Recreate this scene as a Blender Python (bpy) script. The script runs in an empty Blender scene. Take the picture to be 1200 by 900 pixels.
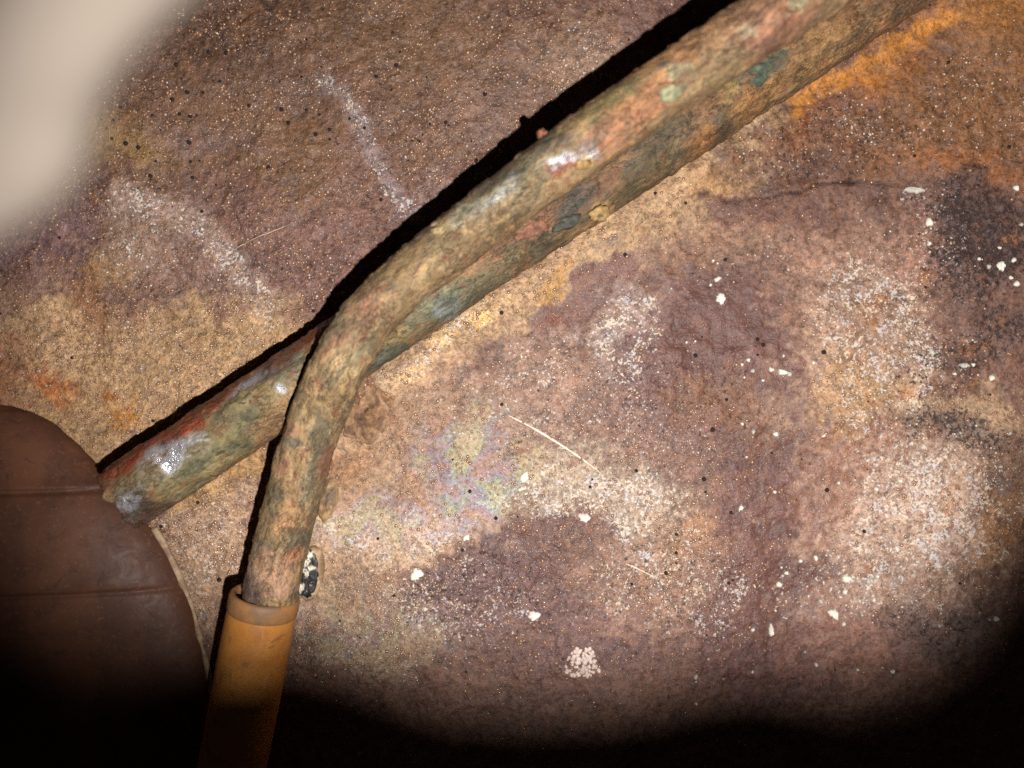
import bpy, math, random
import numpy as np
from mathutils import Vector

# ------------------------------------------------------------------ camera, world, lamp, exposure
S = 0.00015            # metres per reference pixel on the tank floor
H = 0.1425             # height of the lens above the tank floor
sc = bpy.context.scene
COL = sc.collection

cam_d = bpy.data.cameras.new("camera")
cam = bpy.data.objects.new("camera", cam_d)
COL.objects.link(cam)
cam.location = (0, 0, H)
cam_d.sensor_width = 36.0
cam_d.lens = 28.5
cam_d.clip_start = 0.002
cam_d.clip_end = 10.0
cam_d.dof.use_dof = True
cam_d.dof.focus_distance = H - 0.006
cam_d.dof.aperture_fstop = 11.0
sc.camera = cam

world = bpy.data.worlds.new("World")
sc.world = world
world.use_nodes = True
bg = world.node_tree.nodes["Background"]
bg.inputs["Color"].default_value = (0.9, 0.75, 0.6, 1)
bg.inputs["Strength"].default_value = 0.010      # the little light that bounces about in the tank

lamp_d = bpy.data.lights.new("phone_torch", "SPOT")
lamp = bpy.data.objects.new("phone_torch", lamp_d)
COL.objects.link(lamp)
LPOS = Vector((0.0175, -0.0215, 0.168))
LAIM = Vector(((690 - 600) * S, (450 - 250) * S, 0.0))
lamp.location = LPOS
lamp.rotation_euler = (LAIM - LPOS).to_track_quat('-Z', 'Y').to_euler()
lamp_d.energy = 2.3
lamp_d.color = (1.0, 0.98, 0.96)
lamp_d.shadow_soft_size = 0.0013
lamp_d.spot_size = math.radians(80)
lamp_d.spot_blend = 0.6

sc.view_settings.view_transform = 'Standard'
sc.view_settings.look = 'None'
sc.view_settings.exposure = 0.0
sc.view_settings.gamma = 1.0
sc.view_settings.use_curve_mapping = False
sc.render.engine = 'CYCLES'
sc.cycles.use_denoising = False
sc.cycles.max_bounces = 6
sc.cycles.sample_clamp_indirect = 1.0
sc.cycles.caustics_reflective = False
sc.cycles.caustics_refractive = False

# ------------------------------------------------------------------ numpy noise
def _hash(ix, iy, iz, seed):
    h = (ix.astype(np.int64) * 374761393 + iy.astype(np.int64) * 668265263
         + iz.astype(np.int64) * 2147483647 + seed * 974711 + 12345) & 0xFFFFFFFF
    h = ((h ^ (h >> 13)) * 1274126177) & 0xFFFFFFFF
    h = ((h ^ (h >> 16)) * 2246822519) & 0xFFFFFFFF
    h = h ^ (h >> 15)
    return (h & 0xFFFFFF) / float(0xFFFFFF)

def vnoise(x, y, z, seed=0):
    ix, iy, iz = np.floor(x), np.floor(y), np.floor(z)
    fx, fy, fz = x - ix, y - iy, z - iz
    ux, uy, uz = [f * f * f * (f * (f * 6 - 15) + 10) for f in (fx, fy, fz)]
    ix, iy, iz = ix.astype(np.int64), iy.astype(np.int64), iz.astype(np.int64)
    r = 0
    for dx in (0, 1):
        wx = ux if dx else 1 - ux
        for dy in (0, 1):
            wy = uy if dy else 1 - uy
            for dz in (0, 1):
                wz = uz if dz else 1 - uz
                r = r + wx * wy * wz * _hash(ix + dx, iy + dy, iz + dz, seed)
    return r

def vnoise2(x, y, seed=0):
    ix, iy = np.floor(x), np.floor(y)
    fx, fy = x - ix, y - iy
    ux, uy = [f * f * f * (f * (f * 6 - 15) + 10) for f in (fx, fy)]
    ix, iy = ix.astype(np.int64), iy.astype(np.int64)
    z0 = np.zeros_like(ix)
    r = 0
    for dx in (0, 1):
        wx = ux if dx else 1 - ux
        for dy in (0, 1):
            wy = uy if dy else 1 - uy
            r = r + wx * wy * _hash(ix + dx, iy + dy, z0, seed)
    return r

def fbm2(x, y, scale, octaves=4, seed=0, gain=0.5):
    a, s, t, f = 1.0, 0.0, 0.0, 1.0 / scale
    for o in range(octaves):
        s = s + a * vnoise2(x * f + 17.3 * o, y * f - 9.1 * o, seed + o * 7)
        t += a
        a *= gain
        f *= 2.03
    return s / t

def fbm3(x, y, z, scale, octaves=4, seed=0, gain=0.5):
    a, s, t, f = 1.0, 0.0, 0.0, 1.0 / scale
    for o in range(octaves):
        s = s + a * vnoise(x * f + 17.3 * o, y * f - 9.1 * o, z * f + 3.3 * o, seed + o * 7)
        t += a
        a *= gain
        f *= 2.03
    return s / t

def sstep(a, b, x):
    t = np.clip((x - a) / (b - a), 0, 1)
    return t * t * (3 - 2 * t)

def lin(c):
    c = np.asarray(c, dtype=float) / 255.0
    return np.where(c <= 0.04045, c / 12.92, ((c + 0.055) / 1.055) ** 2.4)

def polydist(x, y, pts):
    d = np.full(x.shape, 1e9)
    for (ax, ay), (bx, by) in zip(pts[:-1], pts[1:]):
        vx, vy = bx - ax, by - ay
        t = np.clip(((x - ax) * vx + (y - ay) * vy) / (vx * vx + vy * vy + 1e-9), 0, 1)
        d = np.minimum(d, np.hypot(x - ax - t * vx, y - ay - t * vy))
    return d

def ell(x, y, cx, cy, rx, ry, rot=0):
    a = math.radians(rot)
    dx, dy = x - cx, y - cy
    u = dx * math.cos(a) + dy * math.sin(a)
    v = -dx * math.sin(a) + dy * math.cos(a)
    return np.sqrt((u / rx) ** 2 + (v / ry) ** 2)

class Field:
    """stain map in the object's own millimetre-like units; patches have ragged edges"""
    def __init__(self, x, y, base, seed=0, warp=(70, 26, 16, 9)):
        s1, a1, s2, a2 = warp
        self.x0, self.y0 = x, y
        self.x = x + (fbm2(x, y, s1, 3, seed + 1) - .5) * 2 * a1 + (fbm2(x, y, s2, 3, seed + 2) - .5) * 2 * a2
        self.y = y + (fbm2(x, y, s1, 3, seed + 3) - .5) * 2 * a1 + (fbm2(x, y, s2, 3, seed + 4) - .5) * 2 * a2
        self.c = np.zeros(x.shape + (3,)) + lin(base)
        self.m = {}
        self.grain = fbm2(x, y, 9, 3, seed + 5, 0.7)
        self.cloud = fbm2(x, y, 38, 4, seed + 6, 0.6)

    def mask(self, kind, geo, soft, grain=0.0, cloud=0.0):
        if kind == 'e':
            d = ell(self.x, self.y, *geo)
        elif kind == 'q':                       # follows its line closely
            pts, w = geo
            d = polydist(self.x0 * .75 + self.x * .25, self.y0 * .75 + self.y * .25, pts) / w
        else:
            pts, w = geo
            d = polydist(self.x, self.y, pts) / w
        d = d + (self.grain - .5) * 2 * grain + (self.cloud - .5) * 2 * cloud
        return 1 - sstep(1 - soft, 1 + soft, d)

    def paint(self, kind, geo, rgb, k=1.0, soft=.35, grain=.55, cloud=.55):
        m = self.mask(kind, geo, soft, grain, cloud)[..., None] * k
        self.c = self.c * (1 - m) + lin(rgb) * m

    def add(self, name, kind, geo, k=1.0, soft=.5, grain=.3, cloud=.4):
        m = self.mask(kind, geo, soft, grain, cloud) * k
        a = self.m.get(name)
        self.m[name] = m if a is None else np.maximum(a, m) if k > 0 else np.clip(a + m, 0, 1)

    def get(self, name):
        a = self.m.get(name)
        return np.zeros(self.x.shape) if a is None else np.clip(a, 0, 1)

# ------------------------------------------------------------------ mesh helpers
def make_mesh(name, verts, faces, mat, parent=None, smooth=True, attrs=None):
    me = bpy.data.meshes.new(name)
    verts = np.asarray(verts, dtype=np.float32).reshape(-1, 3)
    if isinstance(faces, np.ndarray):
        n, k = faces.shape
        me.vertices.add(len(verts))
        me.vertices.foreach_set("co", verts.ravel())
        me.loops.add(n * k)
        me.loops.foreach_set("vertex_index", faces.astype(np.int32).ravel())
        me.polygons.add(n)
        me.polygons.foreach_set("loop_start", np.arange(0, n * k, k, dtype=np.int32))
        me.update(calc_edges=True)
    else:
        me.from_pydata([tuple(map(float, v)) for v in verts], [], [tuple(f) for f in faces])
        me.update()
    me.polygons.foreach_set("use_smooth", np.full(len(me.polygons), smooth, dtype=bool))
    for an, arr in (attrs or {}).items():
        at = me.attributes.new(an, 'FLOAT_COLOR', 'POINT')
        a4 = np.ones((len(verts), 4), dtype=np.float32)
        a4[:, :3] = arr.reshape(-1, 3)
        at.data.foreach_set("color", a4.ravel())
    me.materials.append(mat)
    o = bpy.data.objects.new(name, me)
    COL.objects.link(o)
    if parent is not None:
        o.parent = parent
        o.matrix_parent_inverse = parent.matrix_basis.inverted()
    return o

def empty(name, loc):
    o = bpy.data.objects.new(name, None)
    o.empty_display_size = 0.004
    COL.objects.link(o)
    o.location = loc
    return o

def tag(o, label=None, cat=None, group=None, kind=None):
    for k, v in (("label", label), ("category", cat), ("group", group), ("kind", kind)):
        if v:
            o[k] = v
    return o

def W(px, py, z):
    f = (H - z) / H
    return np.array(((px - 600) * S * f, (450 - py) * S * f, z))

def gridfaces(n, m, wrap=False):
    i, j = np.meshgrid(np.arange(n - 1), np.arange(m if wrap else m - 1), indexing='ij')
    j2 = (j + 1) % m
    return np.stack([i * m + j, i * m + j2, (i + 1) * m + j2, (i + 1) * m + j], -1).reshape(-1, 4)

# ------------------------------------------------------------------ node helpers
class NT:
    def __init__(self, name):
        self.mat = bpy.data.materials.new(name)
        self.mat.use_nodes = True
        self.t = self.mat.node_tree
        self.t.nodes.clear()
        self.out = self.n('ShaderNodeOutputMaterial')
        self.p = self.n('ShaderNodeBsdfPrincipled')
        self.t.links.new(self.p.outputs[0], self.out.inputs['Surface'])
        self.co = self.n('ShaderNodeTexCoord').outputs['Object']

    def n(self, t, **kw):
        nd = self.t.nodes.new(t)
        for k, v in kw.items():
            setattr(nd, k, v)
        return nd

    def put(self, sock, v):
        if isinstance(v, bpy.types.NodeSocket):
            self.t.links.new(v, sock)
        elif isinstance(v, (tuple, list)) and len(v) == 3 and sock.type == 'RGBA':
            sock.default_value = (*v, 1)
        else:
            sock.default_value = v

    def math(self, op, a, b=0.0, c=0.0, clamp=False):
        nd = self.n('ShaderNodeMath', operation=op, use_clamp=clamp)
        for s, v in zip(nd.inputs, (a, b, c)):
            self.put(s, v)
        return nd.outputs[0]

    def noise(self, scale, detail=3, rough=.6, dist=0.0, off=0.0):
        nd = self.n('ShaderNodeTexNoise')
        co = self.co
        if off:
            mp = self.n('ShaderNodeMapping')
            mp.inputs['Location'].default_value = (off, off * .7, off * .3)
            self.put(mp.inputs['Vector'], co)
            co = mp.outputs[0]
        self.put(nd.inputs['Vector'], co)
        nd.inputs['Scale'].default_value = scale
        nd.inputs['Detail'].default_value = detail
        nd.inputs['Roughness'].default_value = rough
        nd.inputs['Distortion'].default_value = dist
        return nd.outputs['Fac']

    def voronoi(self, scale, out='Distance', feature='F1'):
        nd = self.n('ShaderNodeTexVoronoi', feature=feature)
        self.put(nd.inputs['Vector'], self.co)
        nd.inputs['Scale'].default_value = scale
        return nd.outputs[out]

    def remap(self, v, a, b, c=0.0, d=1.0, smooth=True):
        nd = self.n('ShaderNodeMapRange', interpolation_type='SMOOTHSTEP' if smooth else 'LINEAR')
        for s, x in zip(nd.inputs, (v, a, b, c, d)):
            self.put(s, x)
        return nd.outputs[0]

    def mix(self, f, a, b, blend='MIX'):
        nd = self.n('ShaderNodeMix', data_type='RGBA', blend_type=blend)
        self.put(nd.inputs[0], f)
        self.put(nd.inputs[6], a)
        self.put(nd.inputs[7], b)
        return nd.outputs[2]

    def attr(self, name):
        nd = self.n('ShaderNodeAttribute', attribute_name=name)
        return nd.outputs['Color']

    def sep(self, c):
        nd = self.n('ShaderNodeSeparateColor')
        self.put(nd.inputs[0], c)
        return nd.outputs[0], nd.outputs[1], nd.outputs[2]

    def ramp(self, f, stops):
        nd = self.n('ShaderNodeValToRGB')
        e = nd.color_ramp.elements
        while len(e) < len(stops):
            e.new(0.5)
        for el, (p, c) in zip(e, stops):
            el.position = p
            el.color = (*c, 1)
        self.put(nd.inputs[0], f)
        return nd.outputs[0]

    def bump(self, h, dist, strength=1.0, normal=None):
        nd = self.n('ShaderNodeBump')
        self.put(nd.inputs['Height'], h)
        nd.inputs['Distance'].default_value = dist
        nd.inputs['Strength'].default_value = strength
        if normal is not None:
            self.put(nd.inputs['Normal'], normal)
        return nd.outputs[0]

    def set(self, **kw):
        names = dict(color='Base Color', rough='Roughness', metal='Metallic', spec='Specular IOR Level',
                     normal='Normal', sss='Subsurface Weight', coat='Coat Weight', coatr='Coat Roughness')
        for k, v in kw.items():
            self.put(self.p.inputs[names[k]], v)
        return self.mat

def L3(r, g, b):
    return tuple(float(v) for v in lin((r, g, b)))

# ------------------------------------------------------------------ materials
def mat_floor():
    t = NT("rusted_sheet")
    col = t.attr('col')
    W_, D_, G_ = t.sep(t.attr('msk'))
    I_, F_, R_ = t.sep(t.attr('mskb'))
    cloud = t.noise(160, 5, .65)
    mid = t.noise(760, 4, .62, .3, 1.7)
    fine = t.noise(1500, 3, .7, .2, 3.1)
    tiny = t.noise(3200, 2, .7, 0, 5.3)
    k = t.math('ADD', t.remap(cloud, .35, .65, -.14, .14), t.remap(mid, .38, .62, -.22, .24))
    k = t.math('ADD', k, t.remap(fine, .34, .66, -.25, .29))
    k = t.math('ADD', k, t.remap(tiny, .32, .68, -.20, .22))
    hs = t.n('ShaderNodeHueSaturation')
    hs.inputs['Saturation'].default_value = 1.06
    t.put(hs.inputs['Color'], col)
    cc = t.n('ShaderNodeVectorMath', operation='SCALE')
    t.put(cc.inputs[0], hs.outputs[0])
    t.put(cc.inputs['Scale'], t.math('ADD', t.math('MULTIPLY', k, t.math('SUBTRACT', 1.0, t.math('MULTIPLY', F_, .55))), 1.0))
    c = cc.outputs[0]
    # warm / cool drift of the oxide
    hue = t.noise(300, 4, .7, .5, 9.7)
    c = t.mix(t.remap(hue, .54, .66, 0, .32), c, L3(140, 96, 66))
    c = t.mix(t.remap(hue, .46, .34, 0, .35), c, L3(96, 78, 76))
    # fine rust freckles everywhere R_ asks for them
    fr = t.noise(1050, 2, .5, .3, 21.0)
    frm = t.remap(fr, t.math('SUBTRACT', .74, t.math('MULTIPLY', R_, .22)), t.math('SUBTRACT', .80, t.math('MULTIPLY', R_, .22)))
    c = t.mix(t.math('MULTIPLY', frm, .6), c, L3(112, 68, 48))
    # pale salt bloom: crystals thinned out by the mask
    w1 = t.noise(1450, 3, .62, .3, 12.0)
    w2 = t.noise(2700, 2, .6, .2, 15.0)
    w = t.math('ADD', t.math('MULTIPLY', w1, .62), t.math('MULTIPLY', w2, .38))
    patchy = t.remap(t.noise(210, 4, .7, .4, 71.0), .36, .62, .55, 1.15)
    Wp = t.math('MULTIPLY', W_, patchy)
    th = t.math('SUBTRACT', .655, t.math('MULTIPLY', Wp, .215))
    wm = t.remap(w, th, t.math('ADD', th, .07))
    wm = t.math('MULTIPLY', wm, t.remap(W_, 0, .08))
    wcol = t.mix(t.remap(t.noise(420, 3, .6, 0, 31.0), .35, .65), L3(220, 200, 176), L3(196, 190, 190))
    c = t.mix(t.math('MULTIPLY', wm, .72), c, wcol)
    # iridescent film
    h = t.math('ADD', t.math('MULTIPLY', t.noise(140, 3, .5, .8, 41.0), .86), t.math('MULTIPLY', t.noise(1500, 2, .6, 0, 43.0), .17))
    rb = t.ramp(h, [(.34, L3(160, 126, 106)), (.43, L3(160, 116, 112)), (.48, L3(136, 122, 156)), (.53, L3(128, 148, 162)), (.58, L3(158, 172, 132)), (.66, L3(176, 166, 136))])
    c = t.mix(t.math('MULTIPLY', I_, t.remap(fine, .36, .60, .2, .75)), c, rb)
    # dark scale
    d1 = t.noise(1250, 4, .70, .3, 51.0)
    th = t.math('SUBTRACT', .68, t.math('MULTIPLY', D_, .23))
    dm = t.math('MULTIPLY', t.remap(d1, th, t.math('ADD', th, .07)), t.remap(D_, 0, .08))
    c = t.mix(t.math('MULTIPLY', dm, .88), c, L3(50, 38, 36))
    # height
    hgt = t.math('ADD', t.math('MULTIPLY', fine, .55), t.math('MULTIPLY', mid, .8))
    hgt = t.math('ADD', hgt, t.math('MULTIPLY', tiny, .22))
    hgt = t.math('ADD', hgt, t.math('MULTIPLY', wm, .22))
    hgt = t.math('SUBTRACT', hgt, t.math('MULTIPLY', dm, .25))
    nb = t.bump(hgt, 0.00048, .75)
    # wet grains
    gr = t.noise(1700, 2, .6, .3, 61.0)
    gm = t.math('MULTIPLY', t.remap(gr, .52, .64), G_)
    rough = t.math('SUBTRACT', .56, t.math('MULTIPLY', gm, .36))
    rough = t.math('SUBTRACT', rough, t.math('MULTIPLY', F_, .16))
    nb2 = t.bump(t.math('MULTIPLY', gr, G_), 0.0006, .7, nb)
    t.set(color=c, rough=rough, normal=nb2, spec=t.math('ADD', .34, t.math('MULTIPLY', gm, .5)))
    return t.mat

def mat_tube(name, bump=.0005):
    t = NT(name)
    t.co = t.n('ShaderNodeAttribute', attribute_name='run').outputs['Vector']   # unrolled along the tube
    col = t.attr('col')
    M_, Wt, O_ = t.sep(t.attr('msk'))
    mid = t.noise(380, 5, .68, .6, 2.0)
    fine = t.noise(1100, 4, .7, .4, 4.0)
    tiny = t.noise(2800, 2, .7, 0, 6.0)
    k = t.math('ADD', t.remap(mid, .36, .64, -.22, .24), t.remap(fine, .35, .65, -.24, .28))
    k = t.math('ADD', k, t.remap(tiny, .32, .68, -.14, .14))
    cc = t.n('ShaderNodeVectorMath', operation='SCALE')
    t.put(cc.inputs[0], col)
    t.put(cc.inputs['Scale'], t.math('ADD', k, 1.0))
    c = cc.outputs[0]
    hue = t.noise(420, 5, .7, .8, 9.0)
    c = t.mix(t.remap(hue, .55, .60, 0, .30), c, L3(138, 106, 68))
    c = t.mix(t.remap(hue, .45, .39, 0, .38), c, L3(86, 80, 68))
    cr = t.noise(700, 4, .7, 1.2, 14.0)
    crm = t.remap(t.math('ABSOLUTE', t.math('SUBTRACT', cr, .5)), .0, .022, 1, 0)
    crm = t.math('MULTIPLY', crm, t.remap(t.noise(150, 2, .5, 0, 17.0), .48, .62))
    c = t.mix(t.math('MULTIPLY', crm, .6), c, L3(58, 40, 30))
    rs = t.noise(850, 3, .6, .3, 19.0)
    c = t.mix(t.remap(rs, .60, .64, 0, .7), c, L3(112, 70, 48))
    c = t.mix(t.remap(rs, .38, .34, 0, .6), c, L3(64, 60, 50))
    ly = t.noise(260, 6, .68, .5, 23.0)
    la = t.remap(ly, .485, .505)
    lb = t.remap(ly, .575, .59)
    edge = t.remap(t.math('ABSOLUTE', t.math('SUBTRACT', ly, .487)), .0, .010, 1, 0)
    sc1 = t.n('ShaderNodeVectorMath', operation='SCALE')
    t.put(sc1.inputs[0], c)
    t.put(sc1.inputs['Scale'], t.math('ADD', .80, t.math('ADD', t.math('MULTIPLY', la, .26), t.math('MULTIPLY', lb, .20))))
    c = sc1.outputs[0]
    c = t.mix(t.math('MULTIPLY', edge, .45), c, L3(60, 44, 32))
    silver_glint = t.math('MULTIPLY', M_, t.remap(mid, .40, .56))
    c = t.mix(silver_glint, c, L3(172, 170, 172))  # bare silvery metal, and torch glints painted into the colour as pale grey
    hgt = t.math('ADD', t.math('MULTIPLY', mid, .9), t.math('MULTIPLY', fine, .5))
    hgt = t.math('SUBTRACT', hgt, t.math('MULTIPLY', crm, .25))
    hgt = t.math('ADD', hgt, t.math('ADD', t.math('MULTIPLY', la, .35), t.math('MULTIPLY', lb, .3)))
    hgt = t.math('ADD', hgt, t.math('MULTIPLY', tiny, .15))
    nb = t.bump(hgt, bump * 1.5, .7)
    rough = t.math('SUBTRACT', .68, t.math('MULTIPLY', silver_glint, .26))
    rough = t.math('SUBTRACT', rough, t.math('MULTIPLY', Wt, .30))
    t.set(color=c, rough=rough, normal=nb, metal=t.math('MULTIPLY', silver_glint, .6), spec=.4)
    return t.mat

def mat_attr(name, rough=.6, bump=.0003, scale=900, vary=.3, spec=.4, coat=0.0):
    t = NT(name)
    col = t.attr('col')
    a = t.noise(scale, 4, .68, .4, 3.0)
    b = t.noise(scale * .3, 4, .6, .3, 8.0)
    k = t.math('ADD', t.remap(a, .28, .72, -vary, vary), t.remap(b, .3, .7, -vary * .7, vary * .7))
    cc = t.n('ShaderNodeVectorMath', operation='SCALE')
    t.put(cc.inputs[0], col)
    t.put(cc.inputs['Scale'], t.math('ADD', k, 1.0))
    t.set(color=cc.outputs[0], rough=rough, spec=spec, coat=coat,
          normal=t.bump(t.math('ADD', a, b), bump, .6))
    return t.mat

def mat_plain(name, ca, cb, scale, rough, bump, spec=.4, detail=4, rvar=0.0):
    t = NT(name)
    a = t.noise(scale, detail, .65, .4, 3.0)
    b = t.noise(scale * 4.2, 3, .65, 0, 8.0)
    c = t.mix(t.remap(a, .32, .68), L3(*ca), L3(*cb))
    c = t.mix(t.remap(b, .58, .74, 0, .4), c, tuple(.45 * v for v in L3(*ca)))
    r = t.math('ADD', rough, t.remap(a, .3, .7, -rvar, rvar))
    t.set(color=c, rough=r, spec=spec, normal=t.bump(t.math('ADD', a, t.math('MULTIPLY', b, .4)), bump, .6))
    return t.mat

M_FLOOR = mat_floor()
M_TUBE = mat_tube("encrusted_tube")
M_CRUST = mat_attr("rust_crust", .7, .0005, 900, .35)
M_MOTTLE = mat_attr("mottled_scale", .55, .0003, 1500, .2)

# ------------------------------------------------------------------ the tank floor
def floor_height(x, y):
    """height of the sheet in metres, x and y in floor units (0.15 mm)"""
    z = (fbm2(x, y, 420, 3, 301) - .5) * .0050
    z = z + (fbm2(x, y, 90, 3, 302) - .5) * .0012
    z = z + (fbm2(x, y, 22, 3, 303) - .5) * .00060
    z = z + .00022 * sstep(.50, .535, fbm2(x, y, 85, 5, 309, .6)) + .00014 * sstep(.54, .57, fbm2(x, y, 34, 4, 310, .6))
    z = z + (fbm2(x, y, 9, 2, 304) - .5) * .00030
    # weld ridge at the top right
    d = polydist(x, y, [(700, 232), (870, 124), (1000, 58), (1100, 6), (1240, -70), (1500, -200)])
    z = z + .0011 * np.exp(-(d / 17) ** 2)
    # crust that has grown up against the straight tube
    d = polydist(x, y, [(190, 606), (330, 520), (560, 372), (760, 242), (900, 150)])
    z = z + .0019 * np.exp(-(d / 26) ** 2) * (.6 + .8 * fbm2(x, y, 40, 3, 305))
    # hairline crack
    d = polydist(x, y + (fbm2(x, y, 20, 2, 306) - .5) * 7, CRACK)
    z = z - .0003 * np.exp(-(d / 2.0) ** 2)
    return z

CRACK = [(820, 229), (850, 231), (900, 229), (938, 224), (962, 214), (1000, 211), (1040, 212), (1066, 219)]

ax = np.concatenate([np.linspace(-1500, -170, 60)[:-1], np.arange(-170, 1371, 2.1), np.linspace(1372, 2700, 60)])
ay = np.concatenate([np.linspace(-1300, -140, 50)[:-1], np.arange(-140, 1041, 2.1), np.linspace(1042, 2200, 50)])
FX, FY = np.meshgrid(ax, ay, indexing='ij')

def build_floor():
    f = Field(FX, FY, (104, 77, 66), 11)
    P, A = f.paint, f.add
    # -------- upper left quarter
    P('e', (300, 120, 420, 210, 0), (100, 74, 60), 1, .3, .1, .2)
    P('e', (270, 20, 120, 45, 5), (82, 58, 44), .8)
    P('e', (500, 40, 120, 60, 10), (104, 78, 58), .7)
    P('e', (150, 165, 62, 30, 10), (128, 100, 66), .8, .6)
    P('e', (330, 180, 110, 60, 20), (108, 80, 58), .7)
    P('e', (250, 160, 70, 18, 8), (106, 84, 78), .6)
    P('e', (60, 270, 90, 40, -25), (98, 74, 74), .8)
    P('e', (350, 300, 150, 60, 30), (104, 76, 68), .8)
    P('e', (600, 110, 80, 70, 20), (120, 94, 82), .6)
    P('e', (700, 85, 62, 60, 30), (136, 108, 88), .7)
    P('e', (760, 30, 60, 30, -20), (98, 72, 66), .6)
    P('e', (430, 230, 50, 70, 25), (112, 82, 74), .5)
    P('e', (160, 280, 55, 60, 20), (128, 104, 88), .75)
    P('q', ([(150, 232), (190, 240), (228, 262), (262, 298), (292, 335), (318, 376)], 17), (142, 118, 106), .8, .5, .6, .5)
    P('e', (230, 330, 60, 40, 30), (122, 96, 86), .6)
    P('q', ([(385, 98), (408, 112), (424, 145), (440, 190), (462, 222), (488, 252)], 10), (128, 112, 112), .55, .6, .9, .7)
    P('p', ([(520, 195), (505, 275)], 16), (124, 100, 94), .5, .6, .8, .6)
    # -------- left tan field
    P('p', ([(-150, 400), (60, 420), (200, 450), (330, 440)], 80), (160, 128, 96), .95, .3, .2, .3)
    P('e', (110, 520, 130, 60, 20), (158, 126, 92), .9, .3)
    P('e', (30, 345, 90, 22, -5), (104, 78, 72), .7)
    P('e', (112, 362, 30, 40, 15), (118, 82, 58), .75)
    P('e', (130, 320, 30, 22, 0), (132, 102, 70), .5)
    P('e', (60, 450, 18, 28, -15), (146, 86, 48), .85, .7, .7, .6)
    P('e', (15, 440, 30, 40, 0), (124, 78, 56), .7, .6)
    P('e', (115, 468, 9, 7, 0), (142, 82, 38), .9, .6)
    P('e', (137, 494, 20, 16, -20), (168, 112, 52), .85, .7, .7, .6)
    P('e', (250, 400, 90, 40, 10), (150, 120, 88), .6)
    # -------- strip between tube, housing and sleeve
    P('e', (245, 640, 70, 90, 30), (158, 128, 104), .95, .3)
    P('e', (260, 560, 70, 24, -30), (152, 118, 78), .9, .4)
    # -------- tan belt below the straight tube
    P('p', ([(380, 500), (470, 430), (600, 352), (760, 250), (880, 165)], 42), (164, 134, 104), .95, .35, .15, .35)
    P('e', (480, 530, 140, 90, -30), (148, 118, 94), .9, .3)
    P('e', (400, 640, 70, 110, 10), (156, 126, 100), .85, .35)
    P('e', (545, 378, 40, 13, -38), (206, 168, 116), .9, .4)
    P('e', (486, 430, 46, 10, -38), (196, 160, 116), .8, .4)
    P('e', (640, 320, 34, 16, -30), (176, 134, 84), .8, .4)
    P('e', (440, 440, 26, 24, 0), (150, 130, 108), .7, .4)
    P('e', (425, 478, 34, 36, 0), (122, 84, 54), .85, .3)
    P('e', (395, 555, 30, 22, 0), (138, 100, 68), .7, .5)
    # -------- centre
    P('e', (720, 520, 200, 150, -20), (128, 100, 88), .8, .5)
    P('e', (705, 318, 48, 22, -32), (110, 80, 74), .95, .12, .05, .12)
    P('e', (655, 366, 46, 33, -20), (112, 82, 74), .95, .15, .08, .15)
    P('e', (650, 375, 22, 14, 0), (120, 74, 54), .6, .6)
    P('e', (740, 390, 56, 62, 20), (150, 128, 118), .8, .3)
    P('e', (610, 470, 100, 50, -20), (142, 112, 96), .7, .4)
    P('e', (690, 590, 130, 56, 12), (166, 146, 126), .85, .4)
    P('e', (560, 560, 70, 60, -40), (160, 134, 104), .7, .5)
    P('e', (820, 430, 90, 120, 0), (98, 71, 66), .92, .4)
    P('e', (640, 655, 96, 58, -5), (98, 70, 62), .95, .14, .08, .12)
    P('e', (560, 690, 110, 55, 0), (98, 74, 70), .85, .4)
    P('e', (720, 735, 190, 60, 0), (94, 69, 65), .88, .5)
    P('e', (470, 625, 110, 34, -8), (176, 146, 120), .85, .4)
    P('e', (830, 640, 70, 26, 12), (160, 122, 94), .8, .5)
    P('e', (780, 690, 90, 60, 20), (142, 110, 92), .7, .4)
    P('e', (430, 740, 90, 60, 0), (140, 114, 92), .8, .4)
    # -------- right half
    P('p', ([(850, 400), (900, 480), (920, 580), (930, 680), (900, 760)], 84), (98, 70, 64), .95, .3, .2, .4)
    P('e', (860, 480, 70, 36, 10), (122, 88, 64), .5, .6)
    P('e', (1020, 400, 95, 120, 10), (156, 126, 106), .85, .5)
    P('e', (1000, 560, 60, 90, 20), (134, 98, 82), .7, .4)
    P('e', (1090, 600, 125, 75, -15), (164, 136, 118), .9, .5)
    P('e', (1010, 450, 50, 40, 0), (172, 134, 92), .6, .5)
    P('e', (1130, 490, 80, 30, 0), (162, 134, 108), .8, .4)
    P('e', (1060, 690, 110, 46, -20), (150, 122, 106), .8, .5)
    P('e', (1010, 765, 80, 38, -5), (126, 92, 80), .75, .5)
    P('e', (1090, 290, 50, 60, 10), (146, 108, 92), .8, .4)
    P('e', (985, 285, 80, 36, -10), (138, 106, 90), .7, .5)
    P('e', (850, 215, 44, 22, -20), (160, 124, 88), .8, .4)
    P('e', (850, 275, 80, 34, -15), (140, 108, 88), .6, .4)
    P('e', (900, 246, 80, 17, 4), (96, 68, 60), .85, .3)
    P('e', (860, 196, 26, 18, 10), (110, 82, 66), .7, .3)
    P('e', (980, 165, 110, 40, -10), (98, 68, 54), .9, .4)
    P('e', (1130, 150, 130, 60, 0), (112, 78, 54), .85, .4)
    P('e', (1160, 60, 110, 60, -20), (124, 86, 56), .75, .6)
    P('e', (1140, 20, 110, 26, -10), (142, 96, 56), .6, .5)
    P('e', (960, 130, 90, 18, -28), (116, 76, 52), .6, .6)
    P('p', ([(925, 130), (985, 90), (1030, 62), (1110, 30)], 15), (172, 116, 62), .9, .6, .7, .6)
    P('p', ([(1010, 95), (1080, 75)], 18), (144, 94, 54), .7, .8, .7, .5)
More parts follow.
